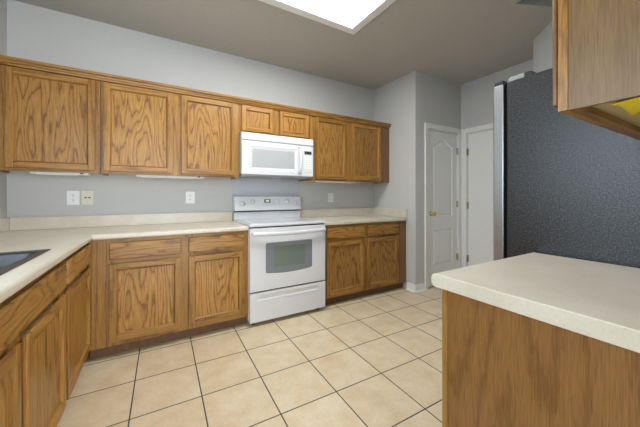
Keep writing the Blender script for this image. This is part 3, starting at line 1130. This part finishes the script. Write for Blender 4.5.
# ------------------------------------------------------------------ over-the-range microwave
MX0, MX1, MY, MZ0, MZ1 = 0.003, 0.806, -0.390, 1.404, 1.8245
t = thing('microwave', (0.405, -0.2, MZ0), 'white over-the-range microwave hanging between the upper cabinets', 'microwave')
b = MB(APPL, GREYPL)
b.box(MX0, MX1, MY + 0.036, -0.004, MZ0 + 0.012, MZ1)
b.build('microwave_body', t, bevel=0.003)
bp = MB(GREYPL)
bp.prism([(MY + 0.018, MZ0), (MY + 0.030, MZ0 - 0.014), (-0.02, MZ0 - 0.016), (-0.006, MZ0 + 0.0115), (MY + 0.018, MZ0 + 0.0115)], 0, MX0 + 0.01, MX1 - 0.01)
bpo = bp.build('bottom_plate', t, bevel=0.002)
for x in (0.10, 0.46):
    f = MB(STEEL)
    f.box(x, x + 0.24, -0.30, -0.14, MZ0 - 0.019, MZ0 - 0.0165)
    f.build('grease_filter', bpo)
MB(LIGHTBOX).box(0.345, 0.455, -0.315, -0.245, MZ0 - 0.019, MZ0 - 0.0163).build('cooktop_lamp', bpo)
v = MB(APPL, DARKGAP)
v.prism([(MY + 0.035, 1.750), (MY, 1.750), (MY - 0.002, 1.764), (MY + 0.004, 1.812), (MY + 0.012, MZ1), (MY + 0.035, MZ1)], 0, MX0, MX1)
vo = v.build('vent_strip', t, bevel=0.003)
text_mesh('logo', 'Whirlpool', 0.026, 0.0004, (0.405, MY - 0.0012, 1.784), (math.radians(90), 0, 0), PRINT, vo)
dk = MB(GREYPL).box(MX0 + 0.004, MX1 - 0.004, MY + 0.012, MY + 0.035, 1.7425, 1.7498).build('vent_slot', t)
# door with raised frame and window
md = MB(APPL)
mo = [(MX0, MZ0 + 0.003), (0.652, MZ0 + 0.003), (0.652, 1.742), (MX0, 1.742)]
m1 = [(0.082, 1.450), (0.600, 1.450), (0.600, 1.690), (0.082, 1.690)]
m2 = [(0.110, 1.478), (0.578, 1.478), (0.578, 1.664), (0.110, 1.664)]
md.slab(mo, [m1], 0, 0.034)
for v_ in md.bm.verts:
    v_.co = Vector((v_.co.x, MY + v_.co.z, v_.co.y))
FM = lambda u, v, n: (u, MY + n, v)
ring_strip(md, m1, m2, FM, 0.0, 0.007)
mdo = md.build('door', t, bevel=0.003)
MB(MICROGLASS).box(0.108, 0.580, MY + 0.0075, MY + 0.030, 1.476, 1.666).build('window', mdo)
mh = MB(APPL)
mh.tube([(0.628, MY - 0.001, 1.716), (0.634, MY - 0.020, 1.702), (0.640, MY - 0.034, 1.640), (0.641, MY - 0.038, 1.580), (0.640, MY - 0.034, 1.520), (0.634, MY - 0.020, 1.450), (0.628, MY - 0.001, 1.436)], 0.016, 0.011, 12)
mh.build('handle', mdo)
cp = MB(APPL2).box(0.656, MX1, MY, MY + 0.034, MZ0 + 0.003, 1.742).build('control_panel', t, bevel=0.004)
MB(LCD).box(0.698, 0.782, MY - 0.0012, MY - 0.0002, 1.650, 1.682).build('display', cp)
MB(GREYPL).box(0.692, 0.788, MY - 0.0006, MY - 0.0001, 1.645, 1.687).build('display_bezel', cp)
kp = MB(PLATE, PRINT)
for i in range(3):
    for j in range(6):
        kp.box(0.695 + i * 0.032, 0.720 + i * 0.032, MY - 0.0008, MY - 0.0001, 1.612 - j * 0.024, 1.628 - j * 0.024, PLATE)
kp.box(0.695, 0.784, MY - 0.0008, MY - 0.0001, 1.448, 1.452, PRINT)
kp.build('keypad', cp)

# ------------------------------------------------------------------ wall plates
def plate_base(name, x, z, label, mat, cat, w=0.084, h=0.122):
    t = thing(name, (x, -0.001, z - h / 2), label, cat)
    MB(mat).box(x - w / 2, x + w / 2, -0.0065, -0.0008, z - h / 2, z + h / 2).build('cover_plate', t, bevel=0.0025)
    return t


def duplex(x, z, label):
    t = plate_base('power_outlet', x, z, label, PLATE, 'outlet')
    for s_ in (-1, 1):
        r_ = MB(PLATE, BLACKPL)
        zc = z + s_ * 0.021
        r_.prism([(x - 0.014, zc - 0.010), (x - 0.008, zc - 0.0145), (x + 0.008, zc - 0.0145), (x + 0.014, zc - 0.010), (x + 0.014, zc + 0.010), (x + 0.008, zc + 0.0145), (x - 0.008, zc + 0.0145), (x - 0.014, zc + 0.010)], 1, -0.0092, -0.0066)
        r_.box(x - 0.0075, x - 0.0045, -0.0097, -0.0093, zc - 0.002, zc + 0.0075, BLACKPL)
        r_.box(x + 0.0045, x + 0.0075, -0.0097, -0.0093, zc - 0.002, zc + 0.0065, BLACKPL)
        r_.lathe([(0.0028, 0), (0.0028, 0.0005)], (x, -0.0093, zc - 0.007), (0, -1, 0), 8, BLACKPL)
        r_.build('socket', t)
    MB(STEEL).lathe([(0.003, 0), (0.002, 0.001)], (x, -0.0066, z), (0, -1, 0), 10).build('screw', t)


duplex(-1.337, 1.1725, 'white double outlet on the back wall near the left corner')
duplex(-0.420, 1.1725, 'white double outlet on the back wall just left of the range')
t = plate_base('phone_jack', -1.240, 1.1725, 'ivory jack plate with two dark ports right of the corner outlet', IVORY, 'jack')
for dx in (-0.013, 0.013):
    MB(BLACKPL).box(-1.240 + dx - 0.008, -1.240 + dx + 0.008, -0.0078, -0.0066, 1.168, 1.179).build('port', t)
for dz in (-0.042, 0.042):
    MB(PRINT).lathe([(0.003, 0), (0.002, 0.001)], (-1.240, -0.0066, 1.1725 + dz), (0, -1, 0), 10).build('screw', t)
t = plate_base('light_switch', 1.287, 1.166, 'white rocker switch on the wall right of the range', PLATE, 'switch')
MB(GREYPL).box(1.287 - 0.019, 1.287 + 0.019, -0.0072, -0.0066, 1.166 - 0.036, 1.166 + 0.036).build('switch_surround', t)
MB(PLATE).prism([(-0.0075, 1.132), (-0.0090, 1.132), (-0.0115, 1.166), (-0.0090, 1.200), (-0.0075, 1.200)], 0, 1.287 - 0.0165, 1.287 + 0.0165).build('rocker', t)

# ------------------------------------------------------------------ lights under the upper cabinets
for x0, x1, lab in ((-1.535, -1.190, 'white strip light under the left corner upper cabinet'),
                    (-0.870, -0.325, 'white strip light under the wide two door upper cabinet'),
                    (0.955, 1.575, 'white strip light under the upper cabinet right of the microwave')):
    t = thing('cabinet_light', ((x0 + x1) / 2, -0.2, 1.355), lab, 'light', 'strip lights under the upper cabinets')
    MB(LIGHTBOX).box(x0, x1, -0.262, -0.170, 1.357, 1.3872).build('housing', t, bevel=0.004)
    MB(PLATE).box(x0 + 0.03, x1 - 0.08, -0.250, -0.182, 1.3525, 1.3568).build('diffuser', t, bevel=0.002)
    MB(BLACKPL).box(x1 - 0.055, x1 - 0.035, -0.2645, -0.2622, 1.363, 1.372).build('switch', t)

# ------------------------------------------------------------------ refrigerator
KX0, KX1, KY0, KY1 = 0.892, 1.800, YR + 0.030, -2.366
t = thing('refrigerator', ((KX0 + KX1) / 2, (KY0 + KY1) / 2, 0), 'large refrigerator with black textured side and stainless door edge', 'refrigerator')
MB(FRIDGE).box(KX0, KX1, KY0, KY1, 0.03, 1.796).build('cabinet_shell', t, bevel=0.006, seg=3)
MB(GASKET).box(KX0 + 0.010, KX1 - 0.010, KY1 + 0.0005, KY1 + 0.0145, 0.06, 1.790).build('door_gasket', t)
xm = (KX0 + KX1) / 2
for x0, x1 in ((KX0 - 0.001, xm - 0.003), (xm + 0.003, KX1 + 0.001)):
    d = MB(STEEL)
    d.prism([(x0, KY1 + 0.015), (x0, KY1 + 0.062), (x0 + 0.004, KY1 + 0.069), (x0 + 0.015, KY1 + 0.075), (x1 - 0.015, KY1 + 0.075), (x1 - 0.004, KY1 + 0.069), (x1, KY1 + 0.062), (x1, KY1 + 0.015)], 2, 0.075, 1.792)
    do = d.build('door', t, bevel=0.004, seg=3)
    hx = xm - 0.045 if x0 < xm - 0.1 else xm + 0.045
    h = MB(STEEL).tube([(hx, KY1 + 0.0755, 0.72), (hx, KY1 + 0.120, 0.74), (hx, KY1 + 0.120, 1.52), (hx, KY1 + 0.0755, 1.54)], 0.013, 0.013, 10)
    h.build('handle', do)
    hc = x0 + 0.047 if x0 < xm - 0.1 else x1 - 0.032
    MB(BLACKPL).box(hc - 0.045, hc + 0.03, KY1 + 0.018, KY1 + 0.064, 1.7925, 1.814).build('hinge_cap', do, bevel=0.004)
for x0, x1 in ((KX0 + 0.008, KX0 + 0.075), (KX1 - 0.075, KX1 - 0.008)):
    h = MB(LIGHTBOX, BLACKPL)
    h.prism([(KY1 - 0.004, 1.7965), (KY1 - 0.004, 1.8120), (KY1 - 0.018, 1.8200), (KY1 - 0.080, 1.8200), (KY1 - 0.080, 1.7965)], 0, x0, x1, GREYPL)
    ho = h.build('hinge_cover', t, bevel=0.003)
    k = MB(BLACKPL).prism([(KY1 - 0.0805, 1.7965), (KY1 - 0.0805, 1.8220), (KY1 - 0.112, 1.8180), (KY1 - 0.120, 1.7965)], 0, x0, x1)
    k.build('hinge_cover_cap', ho, bevel=0.003)
MB(BLACKPL).box(KX0 + 0.02, KX1 - 0.02, KY1 - 0.02, KY1 + 0.03, 0.008, 0.058).build('kick_grille', t)
for x in (KX0 + 0.06, KX1 - 0.06):
    for y in (KY0 + 0.06, KY1 - 0.08):
        MB(BLACKPL).lathe([(0.02, 0.0008), (0.02, 0.0298)], (x, y, 0), (0, 0, 1), 12).build('foot', t)

# ------------------------------------------------------------------ ceiling light
def ceiling_light(x0, x1, y0, y1, lens, label, fw=0.082):
    t = thing('ceiling_light', ((x0 + x1) / 2, (y0 + y1) / 2, ZC), label, 'light')
    f = MB(WHITE_TRIM)
    zb = ZC - 0.020
    o = [(x0, y0), (x1, y0), (x1, y1), (x0, y1)]
    i = [(x0 + fw, y0 + fw), (x1 - fw, y0 + fw), (x1 - fw, y1 - fw), (x0 + fw, y1 - fw)]
    i2 = [(x0 + fw + 0.006, y0 + fw + 0.006), (x1 - fw - 0.006, y0 + fw + 0.006), (x1 - fw - 0.006, y1 - fw - 0.006), (x0 + fw + 0.006, y1 - fw - 0.006)]
    F = lambda u, v, n: (u, v, n)
    ring_strip(f, o, o, lambda u, v, n: (u, v, n), ZC - 0.001, zb + 0.006)
    oi = [(x0 + 0.006, y0 + 0.006), (x1 - 0.006, y0 + 0.006), (x1 - 0.006, y1 - 0.006), (x0 + 0.006, y1 - 0.006)]
    ring_strip(f, o, oi, F, zb + 0.006, zb)
    ring_strip(f, oi, i, F, zb, zb)
    ring_strip(f, i, i2, F, zb, zb + 0.012)
    f.build('frame', t)
    MB(lens).box(x0 + fw + 0.004, x1 - fw - 0.004, y0 + fw + 0.004, y1 - fw - 0.004, zb + 0.010, zb + 0.014).build('diffuser', t)


ceiling_light(-0.34, 0.910, -1.650, -1.006, LENS, 'large square-cornered fluorescent ceiling light with white frame')
